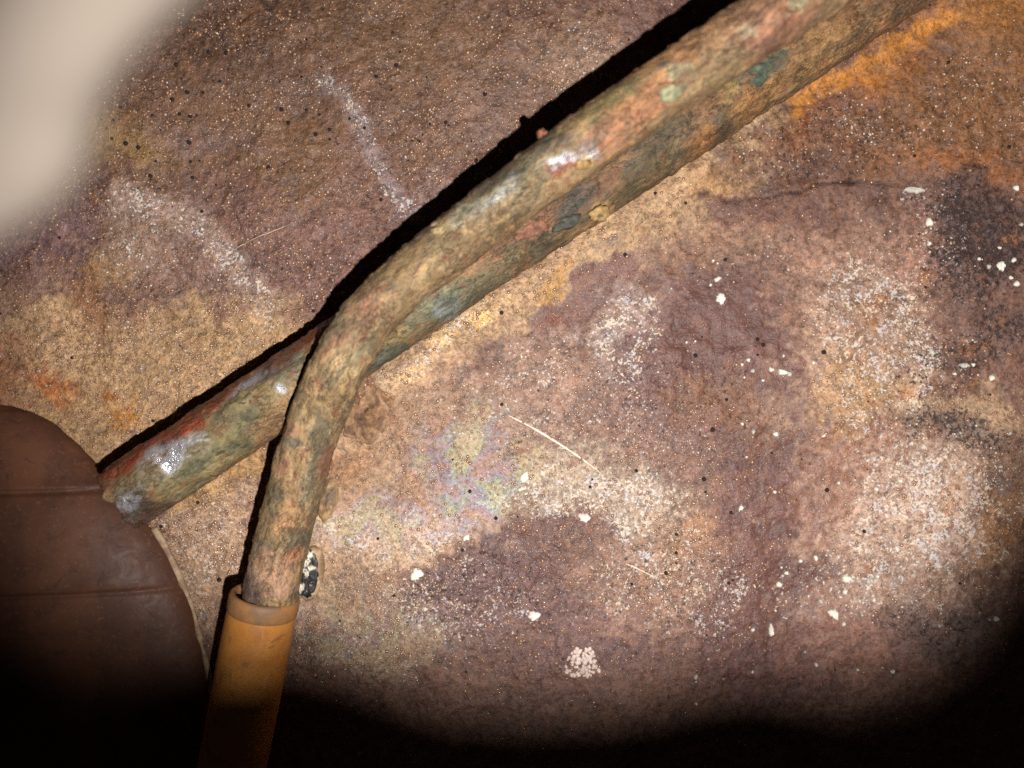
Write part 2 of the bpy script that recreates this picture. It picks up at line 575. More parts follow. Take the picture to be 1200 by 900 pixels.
    P('e', (940, 150, 14, 22, 0), (132, 82, 52), .5, .7)
    P('e', (1130, 190, 70, 14, 5), (130, 84, 56), .7, .5)
    # dark scale and rust at the right
    P('e', (1140, 290, 74, 58, 30), (82, 63, 58), .88, .5)
    P('e', (1165, 250, 50, 36, 20), (70, 52, 48), .8, .5)
    P('e', (1150, 400, 80, 26, -5), (86, 68, 62), .8, .6)
    P('e', (1142, 402, 24, 11, 0), (126, 84, 58), .7, .7)
    P('e', (1125, 508, 70, 16, 6), (98, 84, 76), .75, .5)
    P('e', (1180, 590, 30, 60, 0), (140, 98, 62), .6, .5)
    P('e', (1170, 640, 30, 24, 0), (144, 102, 70), .6, .7)
    P('e', (1110, 745, 60, 36, -10), (98, 82, 78), .7, .5)
    P('e', (1185, 560, 20, 26, 0), (84, 68, 64), .7, .5)
    for cx, cy, r in ((1030, 370, 10), (1016, 420, 9), (1043, 362, 8), (1010, 395, 8), (1105, 605, 11), (1028, 658, 6), (1165, 614, 10), (1180, 276, 9), (1095, 330, 10), (1060, 455, 9), (1140, 448, 10)):
        P('e', (cx, cy, r, r * .8, 0), (150, 102, 66), .7, .7, .8, .6)
    # thin scale that lifts in plates: the upper layer is a little paler, its pits darker
    f.c = f.c * (.93 + .12 * sstep(.50, .535, fbm2(FX, FY, 85, 5, 309, .6)))[..., None]
    f.c = f.c * (.96 + .10 * sstep(.54, .57, fbm2(FX, FY, 34, 4, 310, .6)))[..., None]
    d = polydist(FX, FY + (fbm2(FX, FY, 20, 2, 306) - .5) * 7, CRACK)
    cm = (np.exp(-(d / 1.9) ** 2) * (.55 + .6 * sstep(.35, .55, fbm2(FX, FY, 26, 3, 307))))[..., None] * .9
    f.c = f.c * (1 - cm) + lin((44, 24, 18)) * cm
    # -------- bloom (white grains)
    A('W', 'e', (300, 200, 700, 500, 0), .16)
    A('W', 'q', ([(150, 232), (190, 240), (228, 262), (262, 298), (292, 335), (318, 376)], 17), .75)
    A('W', 'e', (165, 285, 55, 55, 20), .5)
    A('W', 'q', ([(385, 98), (408, 112), (424, 145), (440, 190), (462, 222), (488, 252)], 10), .72)
    A('W', 'e', (690, 85, 55, 55, 20), .5)
    A('W', 'e', (560, 110, 60, 40, 0), .35)
    A('W', 'p', ([(520, 195), (505, 275)], 16), .42)
    A('W', 'e', (290, 345, 60, 45, 20), .5)
    A('W', 'e', (200, 420, 220, 70, 5), .34)
    A('W', 'e', (740, 388, 50, 60, 15), .86)
    A('W', 'e', (640, 470, 160, 70, -15), .56)
    A('W', 'e', (690, 590, 150, 52, 12), .84)
    A('W', 'e', (760, 490, 120, 90, 0), .5)
    A('W', 'e', (480, 622, 140, 34, -6), .8)
    A('W', 'e', (520, 700, 120, 60, 0), .62)
    A('W', 'e', (790, 680, 100, 70, 20), .66)
    A('W', 'e', (430, 750, 120, 60, 0), .5)
    A('W', 'e', (1040, 400, 100, 120, 0), .78)
    A('W', 'e', (1090, 600, 130, 90, -10), .85)
    A('W', 'e', (1040, 690, 130, 60, -10), .6)
    A('W', 'e', (1090, 290, 60, 70, 0), .55)
    A('W', 'e', (980, 160, 120, 40, -10), .46)
    A('W', 'e', (1130, 130, 110, 60, 0), .36)
    A('W', 'e', (880, 310, 90, 40, 0), .3)
    A('W', 'e', (545, 378, 40, 15, -38), .85)
    A('W', 'e', (486, 428, 46, 12, -38), .7)
    A('W', 'e', (245, 650, 70, 80, 20), .55)
    A('W', 'e', (640, 640, 70, 34, -5), -.55, .3, .1, .2)
    A('W', 'p', ([(840, 400), (890, 490), (920, 600)], 66), -.55)
    A('W', 'e', (700, 318, 50, 26, -32), -.8, .2, .1, .15)
    A('W', 'e', (655, 366, 46, 33, -20), -.5, .2, .1, .15)
    # -------- dark scale
    A('D', 'e', (600, 450, 900, 600, 0), .13)
    A('D', 'e', (1145, 285, 80, 70, 30), .9)
    A('D', 'e', (1150, 402, 85, 32, -5), .75)
    A('D', 'e', (1125, 508, 85, 24, 6), .8)
    A('D', 'e', (980, 165, 120, 44, -10), .52)
    A('D', 'e', (1110, 745, 70, 40, 0), .55)
    A('D', 'e', (540, 690, 110, 45, 0), .5)
    A('D', 'e', (270, 25, 150, 50, 0), .45)
    A('D', 'e', (800, 490, 130, 90, 0), .36)
    A('D', 'e', (790, 670, 80, 60, 0), .4)
    A('D', 'e', (1090, 440, 60, 70, 0), .45)
    A('D', 'e', (450, 180, 120, 110, 0), .34)
    A('D', 'e', (1120, 140, 130, 60, 0), .38)
    # -------- wet sparkle
    A('G', 'e', (300, 150, 500, 300, 0), .55, .4, .1, .2)
    A('G', 'e', (180, 430, 250, 120, 0), .85)
    A('G', 'e', (240, 650, 90, 100, 20), 1.0)
    A('G', 'e', (545, 378, 44, 16, -38), 1.0)
    A('G', 'e', (486, 428, 50, 14, -38), 1.0)
    A('G', 'e', (640, 600, 260, 190, 0), .6)
    A('G', 'e', (420, 730, 110, 80, 0), .8)
    A('G', 'e', (800, 680, 110, 70, 0), .7)
    A('G', 'e', (1080, 560, 180, 150, 0), .35)
    # -------- iridescent film
    A('I', 'e', (555, 572, 58, 46, -30), .95, .5)
    A('I', 'e', (535, 535, 66, 40, -30), .8, .6)
    A('I', 'e', (490, 598, 100, 26, -12), .6, .7)
    A('I', 'e', (430, 745, 90, 40, 0), .3, .8)
    # -------- smooth film, rust freckles
    A('F', 'p', ([(840, 400), (890, 480), (915, 590), (920, 690)], 80), .8)
    A('F', 'e', (690, 335, 70, 50, -30), .8)
    A('F', 'e', (640, 645, 90, 50, 0), .7)
    A('F', 'e', (330, 130, 260, 130, 0), .45)
    A('R', 'e', (1080, 480, 170, 240, 0), .75)
    A('R', 'e', (850, 620, 260, 160, 0), .5)
    A('R', 'e', (200, 420, 260, 120, 0), .4)
    A('R', 'e', (1080, 110, 220, 110, 0), .5)
    A('R', 'e', (560, 80, 200, 120, 0), .35)
    z = floor_height(FX, FY)
    V = np.stack([(FX - 600) * S, (450 - FY) * S, z], -1).reshape(-1, 3)
    msk = np.stack([f.get('W'), f.get('D'), f.get('G')], -1)
    mb = np.stack([f.get('I'), f.get('F'), f.get('R')], -1)
    faces = gridfaces(len(ax), len(ay))[:, ::-1]
    o = make_mesh("tank_floor", V, faces, M_FLOOR, None, True, {'col': np.clip(f.c, 0, 1), 'msk': msk, 'mskb': mb})
    o["kind"] = "structure"
    return o, f

FLOOR, FF = build_floor()

def fz(px, py):
    return float(floor_height(np.array([float(px)]), np.array([float(py)]))[0])

# ------------------------------------------------------------------ tubes
def smooth_path(ctrl, n):
    """Catmull-Rom through (px, py, z, r) control rows, evenly resampled"""
    c = np.array(ctrl, float)
    c = np.vstack([2 * c[0] - c[1], c, 2 * c[-1] - c[-2]])
    out = []
    for i in range(1, len(c) - 2):
        t = np.linspace(0, 1, 60, endpoint=False)[:, None]
        p0, p1, p2, p3 = c[i - 1], c[i], c[i + 1], c[i + 2]
        out.append(.5 * ((2 * p1) + (-p0 + p2) * t + (2 * p0 - 5 * p1 + 4 * p2 - p3) * t ** 2 + (-p0 + 3 * p1 - 3 * p2 + p3) * t ** 3))
    out.append(c[-2][None])
    p = np.vstack(out)
    d = np.r_[0, np.cumsum(np.linalg.norm(np.diff(p[:, :2], axis=0), axis=1))]
    s = np.linspace(0, d[-1], n)
    return np.stack([np.interp(s, d, p[:, k]) for k in range(4)], -1)

def frames(P):
    T = np.gradient(P, axis=0)
    T /= np.linalg.norm(T, axis=1)[:, None]
    up = np.array((0, 0, 1.0))
    N = np.cross(T, up)
    N /= np.linalg.norm(N, axis=1)[:, None]
    B = np.cross(N, T)
    return T, N, B

def tube(name, ctrl, n, m, mat, painter, parent, lump=.00045, seed=0, ragged=0.0, wall=.0009):
    rows = smooth_path(ctrl, n)
    P = np.array([W(*r[:3]) for r in rows])
    T, N, B = frames(P)
    ph = np.linspace(0, 2 * np.pi, m, endpoint=False)
    cs, sn = np.cos(ph), np.sin(ph)
    R = rows[:, 3][:, None] * np.ones(m)[None]
    dirv = N[:, None, :] * cs[None, :, None] + B[:, None, :] * sn[None, :, None]
    Q = P[:, None, :] + dirv * R[..., None]
    u = Q / S
    nz = (fbm3(u[..., 0], u[..., 1], u[..., 2], 46, 4, seed, .55) - .5) * 2
    sc2 = fbm3(u[..., 0], u[..., 1], u[..., 2], 15, 3, seed + 40, .6)
    scab = sstep(.52, .60, sc2)
    R = R + lump * .85 * nz + lump * .6 * scab
    Q = P[:, None, :] + dirv * R[..., None]
    if ragged:
        k = 26
        w = np.clip(1 - np.arange(n) / k, 0, 1)[:, None]
        rag = (fbm2(ph * 3.0 + 50, ph * 0 + seed, 1.0, 4, seed + 9)[None] - .3) * ragged
        Q = Q + T[:, None, :] * (w * rag)[..., None]
    # pattern coordinates travel with the tube itself
    f = (H - rows[:, 2]) / H
    gx = rows[:, 0][:, None] + (dirv * R[..., None])[..., 0] / S / f[:, None]
    gy = rows[:, 1][:, None] - (dirv * R[..., None])[..., 1] / S / f[:, None]
    c, msk = painter(gx, gy, u, scab)
    V = Q.reshape(-1, 3)
    faces = gridfaces(n, m, True)
    # wall thickness and bore at the first end
    inner = []
    base = len(V)
    for kk, (rr, back) in enumerate(((wall, 0.0), (wall * 1.1, .003), (wall * 1.2, .010))):
        ring = Q[0] - dirv[0] * rr + T[0] * back
        inner.append(ring)
    V = np.vstack([V] + inner)
    ff = [faces]
    prev = np.arange(m)
    for kk in range(3):
        cur = base + kk * m + np.arange(m)
        ff.append(np.stack([np.roll(prev, -1), prev, cur, np.roll(cur, -1)], -1))
        prev = cur
    faces = np.vstack(ff)
    c = c.reshape(-1, 3)
    msk = msk.reshape(-1, 3)
    ic = np.tile(lin((58, 40, 30)), (3 * m, 1))
    sl = np.r_[0, np.cumsum(np.linalg.norm(np.diff(P, axis=0), axis=1))]
    run = np.stack([np.repeat(sl[:, None] * .5 + seed * .01, m, 1), R * cs[None], R * sn[None]], -1).reshape(-1, 3)
    run = np.vstack([run, run[:m], run[:m], run[:m]])
    return make_mesh(name, V, faces, mat, parent, True,
                     {'run': run, 'col': np.vstack([c, ic]), 'msk': np.vstack([msk, np.zeros((3 * m, 3))])}), rows, P

def tone(c, k=.78, desat=.08):
    g = c.mean(axis=-1, keepdims=True)
    c = (c * (1 - desat) + g * desat) * k
    return c * .92 + lin((116, 88, 58)) * .08

def paint_straight(gx, gy, u, scab):
    f = Field(gx, gy, (138, 104, 66), 71, (44, 12, 11, 6))
    P, A = f.paint, f.add
    for g, rgb, k in (
        ((1010, 40, 90, 40, -33), (146, 104, 64), .9), ((1040, 10, 50, 20, -33), (124, 92, 62), .8),
        ((960, 70, 40, 20, -33), (150, 112, 64), .8), ((895, 80, 15, 12, -20), (66, 78, 66), .95),
        ((884, 92, 26, 17, -33), (74, 80, 64), .85), ((848, 106, 10, 12, 0), (86, 96, 84), .9),
        ((880, 125, 50, 14, -33), (160, 112, 56), .7), ((835, 122, 16, 22, 10), (158, 130, 68), .8),
        ((815, 140, 30, 20, -33), (134, 92, 62), .8), ((836, 160, 24, 15, -50), (80, 72, 52), .85),
        ((812, 178, 26, 12, -40), (150, 98, 48), .8), ((750, 185, 60, 26, -33), (84, 76, 56), .95),
        ((715, 190, 30, 12, -33), (138, 100, 66), .7), ((700, 215, 26, 20, -33), (136, 98, 68), .8),
        ((745, 225, 60, 14, -33), (90, 82, 56), .8), ((668, 244, 34, 20, -33), (76, 74, 66), .95),
        ((700, 250, 16, 14, 0), (168, 132, 82), .7), ((622, 268, 40, 18, -33), (132, 92, 66), .95),
        ((585, 290, 34, 12, -33), (136, 96, 66), .9), ((640, 290, 36, 14, -33), (72, 68, 48), .9),
        ((575, 330, 60, 18, -33), (98, 92, 66), .9), ((548, 302, 16, 5, -33), (196, 122, 40), .95),
        ((522, 322, 26, 5, -38), (176, 118, 52), .9), ((505, 365, 50, 18, -33), (112, 112, 84), .95),
        ((530, 360, 22, 10, -33), (96, 108, 98), .8), ((470, 372, 24, 14, -33), (142, 124, 84), .8),
        ((455, 400, 40, 14, -33), (146, 128, 76), .85), ((455, 420, 40, 8, -33), (72, 82, 66), .9),
        ((585, 352, 60, 5, -33), (72, 84, 76), .8), ((660, 298, 50, 6, -33), (74, 74, 54), .8),
        ((385, 388, 18, 12, -33), (172, 116, 62), .9), ((352, 404, 30, 12, -33), (78, 54, 44), .9),
        ((330, 440, 36, 18, -33), (112, 104, 74), .9), ((355, 425, 16, 20, 0), (110, 112, 88), .7),
        ((300, 476, 60, 28, -33), (130, 114, 76), .95), ((270, 470, 18, 10, -33), (96, 84, 60), .8),
        ((290, 475, 14, 10, 0), (92, 92, 70), .7), ((260, 520, 50, 24, -33), (132, 120, 76), .9),
        ((225, 555, 50, 20, -33), (120, 112, 74), .9), ((285, 515, 24, 8, -33), (76, 78, 56), .8),
        ((240, 545, 22, 7, -33), (84, 86, 60), .7), ((180, 560, 40, 18, -33), (116, 108, 76), .8),
        ((205, 505, 46, 17, -33), (140, 38, 6), .95), ((228, 490, 18, 16, 0), (176, 58, 8), .95),
        ((175, 535, 34, 10, -33), (126, 32, 8), .9), ((213, 512, 20, 11, -33), (98, 74, 76), .75),
        ((165, 592, 30, 22, -33), (66, 56, 54), .9), ((195, 600, 24, 12, -20), (72, 48, 40), .85)):
        P('e', g, rgb, k, .35, .3, .3)
    P('p', ([(120, 560), (210, 495), (300, 432), (385, 378)], 13), (116, 46, 22), .92, .4, .1, .2)
    P('p', ([(300, 447), (350, 414)], 9), (84, 66, 66), .7, .5)
    A('M', 'e', (216, 530, 38, 13, -33), 1.0, .5, .3, .2)  # pale patch standing for the torch's glint on the tube
    A('M', 'e', (165, 580, 22, 9, -33), .8, .6)
    A('M', 'e', (346, 450, 8, 6, 0), 1.0, .4)  # small torch glint, painted pale in the same way
    A('M', 'e', (300, 447, 30, 5, -33), .5)
    A('M', 'e', (530, 365, 16, 8, 0), .3)
    A('T', 'p', ([(120, 560), (210, 495), (300, 432), (385, 378)], 12), .9)
    A('T', 'e', (190, 530, 60, 30, -33), .8)
    A('T', 'e', (165, 590, 40, 25, -33), .8)
    sm = scab[..., None] * .35
    c = tone(f.c * (1 - sm) + f.c * np.array((1.25, 1.05, .85)) * sm)
    return np.clip(c, 0, 1), np.stack([f.get('M'), f.get('T'), scab], -1)

def paint_bent(gx, gy, u, scab):
    f = Field(gx, gy, (148, 120, 80), 91, (44, 11, 11, 6))
    P, A = f.paint, f.add
    for g, rgb, k in (
        ((900, 30, 70, 40, -33), (150, 106, 76), .95), ((922, 14, 12, 9, -30), (158, 152, 118), .95),
        ((862, 50, 10, 7, 0), (170, 150, 116), .9), ((890, 48, 40, 10, -33), (138, 88, 66), .8),
        ((820, 50, 30, 20, -33), (158, 112, 74), .8), ((775, 85, 46, 22, -33), (178, 126, 76), .9),
        ((772, 92, 7, 7, 0), (104, 84, 66), .8), ((800, 70, 14, 8, 0), (104, 76, 52), .7),
        ((792, 106, 18, 11, -20), (150, 148, 114), .95), ((780, 122, 8, 4, 0), (160, 166, 140), .8),
        ((770, 128, 40, 10, -33), (148, 96, 70), .8), ((735, 145, 46, 20, -33), (170, 114, 72), .9),
        ((720, 118, 40, 9, -33), (128, 112, 66), .9), ((690, 140, 22, 10, -33), (132, 112, 64), .8),
        ((694, 172, 30, 16, -33), (144, 98, 66), .9), ((668, 190, 24, 12, -33), (150, 128, 118), .7),
        ((655, 208, 14, 9, -20), (152, 66, 34), .95), ((684, 192, 9, 7, 0), (186, 150, 88), .8),
        ((630, 180, 40, 12, -33), (86, 78, 62), .85), ((600, 222, 50, 24, -33), (132, 124, 94), .9),
        ((566, 244, 40, 12, -33), (158, 152, 122), .85), ((570, 215, 46, 10, -33), (78, 72, 58), .85),
        ((585, 258, 40, 9, -33), (140, 114, 78), .8), ((526, 268, 26, 8, -5), (188, 164, 112), .95),
        ((505, 256, 30, 10, -33), (104, 90, 62), .8), ((488, 282, 20, 13, -30), (90, 76, 64), .85),
        ((520, 300, 40, 12, -33), (136, 112, 74), .8), ((455, 325, 30, 28, -40), (152, 122, 78), .9),
        ((430, 330, 20, 12, -40), (108, 88, 58), .6), ((440, 360, 22, 18, -40), (152, 108, 78), .85),
        ((420, 395, 24, 16, -50), (150, 122, 92), .7), ((395, 402, 18, 18, 0), (158, 116, 84), .8),
        ((408, 424, 22, 20, 0), (178, 150, 102), .9), ((432, 410, 10, 18, 30), (100, 92, 68), .8),
        ((395, 378, 10, 22, 30), (112, 100, 76), .8), ((372, 470, 20, 28, 15), (162, 132, 88), .9),
        ((346, 468, 9, 16, 15), (96, 90, 70), .85), ((345, 520, 12, 12, 0), (98, 92, 74), .85),
        ((350, 500, 14, 8, 0), (138, 94, 70), .7), ((380, 505, 10, 34, 12), (108, 100, 76), .85),
        ((385, 540, 9, 20, 12), (142, 88, 60), .8), ((352, 555, 22, 26, 12), (164, 132, 88), .9),
        ((335, 545, 9, 10, 0), (138, 88, 68), .7), ((366, 570, 9, 40, 14), (112, 104, 80), .8),
        ((325, 590, 10, 22, 12), (98, 92, 70), .8), ((345, 605, 16, 24, 12), (178, 132, 84), .85),
        ((352, 632, 14, 10, 0), (92, 88, 66), .8), ((312, 640, 12, 8, 0), (90, 86, 66), .8),
        ((325, 660, 32, 18, 10), (170, 130, 98), .95), ((302, 684, 16, 14, 10), (104, 82, 76), .9),
        ((335, 685, 16, 14, 0), (158, 122, 100), .8), ((350, 650, 8, 10, 0), (168, 104, 68), .7)):
        P('e', g, rgb, k, .4, .3, .3)
    A('M', 'e', (662, 194, 20, 9, -33), 1.0, .5, .3, .2)  # glint of the torch, painted as pale silver
    A('M', 'e', (575, 240, 46, 10, -33), .42, .7)
    A('M', 'e', (690, 182, 8, 6, 0), .7)
    A('T', 'e', (600, 225, 110, 30, -33), .35)
    A('T', 'e', (460, 310, 60, 40, -33), .25)
    sm = scab[..., None] * .3
    c = tone(f.c * (1 - sm) + f.c * np.array((1.22, 1.05, .88)) * sm)
    return np.clip(c, 0, 1), np.stack([f.get('M'), f.get('T'), scab], -1)

ST = empty("straight_tube", W(150, 590, .0075))
tag(ST, "thick straight rust-scabbed metal tube lying lower, its torn end at the brown housing", "tube")
st_ctrl = [(139, 587, .0108, .0054), (240, 520, .0104, .0055), (400, 413, .0096, .0055), (620, 267, .0090, .0055),
           (800, 148, .0086, .0055), (1000, 16, .0080, .0055), (1250, -148, .0072, .0055), (1500, -312, .0070, .0055)]
tube("tube_wall", st_ctrl, 900, 72, M_TUBE, paint_straight, ST, .00038, 5, ragged=.0030)

BT = empty("bent_tube", W(320, 690, .010))
tag(BT, "slimmer tan-crusted metal tube running over the straight one and bending down into amber sleeve", "tube")
bt_ctrl = [(308, 742, .0118, .0042), (318, 690, .0124, .00425), (338, 605, .0136, .0043), (357, 532, .0150, .0042), (379, 469, .0174, .0042),
           (402, 420, .0194, .0041), (436, 367, .0195, .0041), (486, 320, .0196, .0041), (548, 272, .0204, .0042), (624, 213, .0226, .0043),
           (720, 143, .0254, .0043), (820, 75, .0278, .0043), (930, 2, .0296, .0043), (1150, -144, .0316, .0043), (1400, -310, .0330, .0043)]
tube("tube_wall", bt_ctrl, 950, 72, M_TUBE, paint_bent, BT, .00033, 25)

# ------------------------------------------------------------------ irregular plates: crusts, flakes, nubs
def plate(name, loc, rx, ry, rot, thick, mat, parent=None, seed=0, rings=6, seg=28, rag=.25, tilt=(0, 0), curl=0.0, colfn=None, rough=.3):
    """a lens of material with a ragged outline and a bumpy top; sizes in metres, local origin at its base"""
    rng = np.random.RandomState(seed)
    ph = np.linspace(0, 2 * np.pi, seg, endpoint=False)
    out = 1 + rag * ((fbm2(np.cos(ph) * 1.6 + 9, np.sin(ph) * 1.6 + 9, 1, 4, seed, .6) - .5) * 3)
    V, F = [], []
    for i in range(rings + 1):
        r = i / rings
        for j in range(seg):
            q = r * out[j]
            V.append((q * rx * math.cos(ph[j]), q * ry * math.sin(ph[j]), r))
    V = np.array(V)
    r = V[:, 2].copy()
    nz = (fbm2(V[:, 0] / rx * 2 + 5, V[:, 1] / ry * 2 + 5, .6, 3, seed + 3) - .5) * 2
    V[:, 2] = thick * (np.clip(1 - r ** 4, 0, 1) ** .5 * (.75 + rough * nz) + curl * r ** 2 * (V[:, 0] / rx))
    low = V[-seg:].copy()
    low[:, 2] = -thick * .35
    V = np.vstack([V, low])
    for i in range(rings + 1):
        for j in range(seg):
            j2 = (j + 1) % seg
            F.append((i * seg + j, (i + 1) * seg + j, (i + 1) * seg + j2, i * seg + j2))
    a = math.radians(rot)
    ca, sa = math.cos(a), math.sin(a)
    x, y = V[:, 0].copy(), V[:, 1].copy()
    V[:, 0], V[:, 1] = x * ca - y * sa, x * sa + y * ca
    V[:, 2] += V[:, 0] * tilt[0] + V[:, 1] * tilt[1]
    attrs = None
    if colfn is not None:
        attrs = {'col': colfn(V, np.r_[r, np.ones(seg)])}
    o = make_mesh(name, V, np.array(F), mat, None, True, attrs)
    o.location = loc
    if parent is not None:
        o.parent = parent
        o.matrix_parent_inverse = parent.matrix_basis.inverted()
    return o

def two_tone(a, b, scale, th=.5, w=.05, seed=0, rim=None, k=1.0):
    def fn(V, r):
        n = fbm2(V[:, 0] / S, V[:, 1] / S, scale, 4, seed, .6)
        m = sstep(th - w, th + w, n)[:, None]
        c = lin(a) * (1 - m) + lin(b) * m
        if rim is not None:
            e = sstep(.86, .95, r)[:, None]
            c = c * (1 - e) + lin(rim) * e
        return c * k
    return fn

def at_floor(px, py, dz=0.0):
    return ((px - 600) * S, (450 - py) * S, fz(px, py) + dz)

# small lumps of rust standing on the tubes
plate("rust_nub", W(637, 160, .0240), 6 * S, 9 * S, 20, .0016, M_CRUST, BT, 3, 5, 18, .3, colfn=two_tone((150, 96, 70), (96, 62, 44), 6, seed=4))
for k, (px, py, z, rx, ry, rot, ca, cb) in enumerate((
        (790, 106, .0307, 15, 9, 33, (158, 154, 118), (122, 118, 88)),
        (921, 13, .0330, 11, 7, 30, (166, 160, 126), (124, 112, 84)),
        (530, 270, .0234, 22, 6, 5, (190, 168, 116), (160, 136, 90)),
        (470, 304, .0212, 8, 12, -20, (158, 124, 78), (120, 96, 62)),
        (684, 193, .0278, 9, 6, 0, (186, 150, 90), (140, 100, 58)),
        (325, 662, .0162, 24, 11, 10, (170, 132, 100), (132, 98, 74)))):
    plate("crust_patch", W(px, py, z), rx * S * .85, ry * S * .85, rot, .00055, M_CRUST, BT, 30 + k, 5, 22, .4, colfn=two_tone(ca, cb, 7, seed=k, k=.72))
for k, (px, py, z, rx, ry, rot, ca, cb) in enumerate((
        (888, 86, .0136, 22, 13, 30, (70, 82, 70), (104, 108, 84)),
        (662, 262, .0138, 20, 9, 33, (82, 80, 70), (58, 54, 42)),
        (702, 250, .0138, 13, 10, 33, (170, 136, 86), (112, 92, 62)),
        (622, 270, .0142, 26, 9, 33, (148, 98, 74), (120, 78, 56)),
        (456, 392, .0144, 11, 7, 33, (78, 52, 38), (130, 108, 68)),
        (290, 478, .0152, 36, 15, 33, (128, 112, 78), (96, 88, 62)))):
    plate("crust_patch", W(px, py, z), rx * S * .85, ry * S * .85, rot, .00055, M_CRUST, ST, 50 + k, 5, 22, .4, colfn=two_tone(ca, cb, 7, seed=k + 9, k=.72))

# ------------------------------------------------------------------ amber sleeve
def mat_amber():
    t = NT("amber_plastic")
    a = t.noise(130, 4, .6, .3, 2.0)
    b = t.noise(900, 3, .6, 0, 4.0)
    c = t.mix(t.remap(a, .3, .7), L3(162, 104, 46), L3(186, 124, 60))
    c = t.mix(t.remap(b, .60, .74, 0, .35), c, L3(140, 84, 36))
    gr = t.noise(240, 6, .72, .7, 11.0)
    c = t.mix(t.remap(gr, .53, .63, 0, .55), c, L3(104, 68, 38))
    mp = t.n('ShaderNodeMapping')
    mp.inputs['Rotation'].default_value = (0, 0, .22)
    mp.inputs['Scale'].default_value = (1.0, .08, 1.0)
    t.put(mp.inputs['Vector'], t.co)
    sk = t.n('ShaderNodeTexNoise')
    t.put(sk.inputs['Vector'], mp.outputs[0])
    sk.inputs['Scale'].default_value = 1100
    sk.inputs['Detail'].default_value = 3
    c = t.mix(t.remap(sk.outputs['Fac'], .62, .70, 0, .35), c, L3(182, 140, 88))
    t.set(color=c, rough=t.remap(gr, .35, .65, .36, .6), spec=.4, sss=.25, normal=t.bump(t.math('ADD', a, t.math('MULTIPLY', b, .3)), .00018, .5))
    t.p.inputs['Subsurface Radius'].default_value = (1.0, .45, .15)
    t.p.inputs['Subsurface Scale'].default_value = .0012
    return t.mat

M_AMBER = mat_amber()
M_RIM = mat_plain("grimy_sleeve_end", (150, 104, 60), (118, 88, 62), 300, .6, .0003)

def lathe_along(name, A, B, prof, seg, mat, parent, closed=False):
    """revolve (distance along A->B in metres, radius) rows"""
    A, B = Vector(A), Vector(B)
    T = (B - A).normalized()
    N = T.cross(Vector((0, 0, 1))).normalized()
    Bn = N.cross(T)
    V = []
    for d, r in prof:
        for j in range(seg):
            a = 2 * math.pi * j / seg
            V.append(A + T * d + (N * math.cos(a) + Bn * math.sin(a)) * r)
    F = gridfaces(len(prof), seg, True)[:, ::-1]
    return make_mesh(name, np.array([tuple(v) for v in V]), F, mat, parent)

SA, SB = W(311, 696, .0121), W(272, 900, .0098)
SL = empty("amber_sleeve", tuple(SA))
tag(SL, "translucent amber plastic sleeve pushed over the lower end of the bent tube", "sleeve")
R0 = .00555
lathe_along("sleeve_body", SA, SB, [(.0030, R0 * .965), (.0034, R0 * .975), (.0042, R0 * .985), (.008, R0), (.02, R0 * .99), (.04, R0 * .98), (.09, R0 * .98)], 64, M_AMBER, SL)
lathe_along("sleeve_rim", SA, SB, [(.0060, R0 * .80), (.0006, R0 * .80), (.0001, R0 * .83), (0, R0 * .92), (.0003, R0 * .985), (.0009, R0 * 1.005), (.0024, R0 * 1.005), (.0029, R0 * .99), (.0031, R0 * .96)], 64, M_RIM, SL)

# ------------------------------------------------------------------ brown housing in the lower left corner
def mat_housing():
    t = NT("brown_coating")
    a = t.noise(60, 5, .6, .4, 2.0)
    mp = t.n('ShaderNodeMapping')
    mp.inputs['Scale'].default_value = (1.0, .12, 1.0)
    t.put(mp.inputs['Vector'], t.co)
    st = t.n('ShaderNodeTexNoise')
    t.put(st.inputs['Vector'], mp.outputs[0])
    st.inputs['Scale'].default_value = 170
    st.inputs['Detail'].default_value = 4
    b = t.noise(700, 4, .65, 0, 7.0)
    c = t.mix(t.remap(a, .3, .7), L3(74, 46, 34), L3(100, 64, 46))
    c = t.mix(t.remap(st.outputs['Fac'], .42, .64, 0, .45), c, L3(62, 42, 34))
    c = t.mix(t.remap(b, .60, .72, 0, .3), c, L3(140, 92, 62))
    dirt = t.noise(260, 6, .72, .8, 13.0)
    c = t.mix(t.remap(dirt, .54, .64, 0, .55), c, L3(58, 40, 33))
    c = t.mix(t.remap(dirt, .40, .34, 0, .3), c, L3(108, 78, 58))
    g = t.noise(1800, 3, .7, 0, 17.0)
    c = t.mix(t.remap(g, .58, .66, 0, .35), c, L3(122, 86, 64))
    t.set(color=c, rough=t.remap(dirt, .35, .65, .46, .66), spec=.20, normal=t.bump(t.math('ADD', a, t.math('ADD', t.math('MULTIPLY', b, .15), t.math('MULTIPLY', dirt, .12))), .0003, .6))
    return t.mat

M_HOUSE = mat_housing()
M_LIP = mat_plain("pale_seam", (168, 142, 112), (120, 92, 70), 420, .6, .0003)

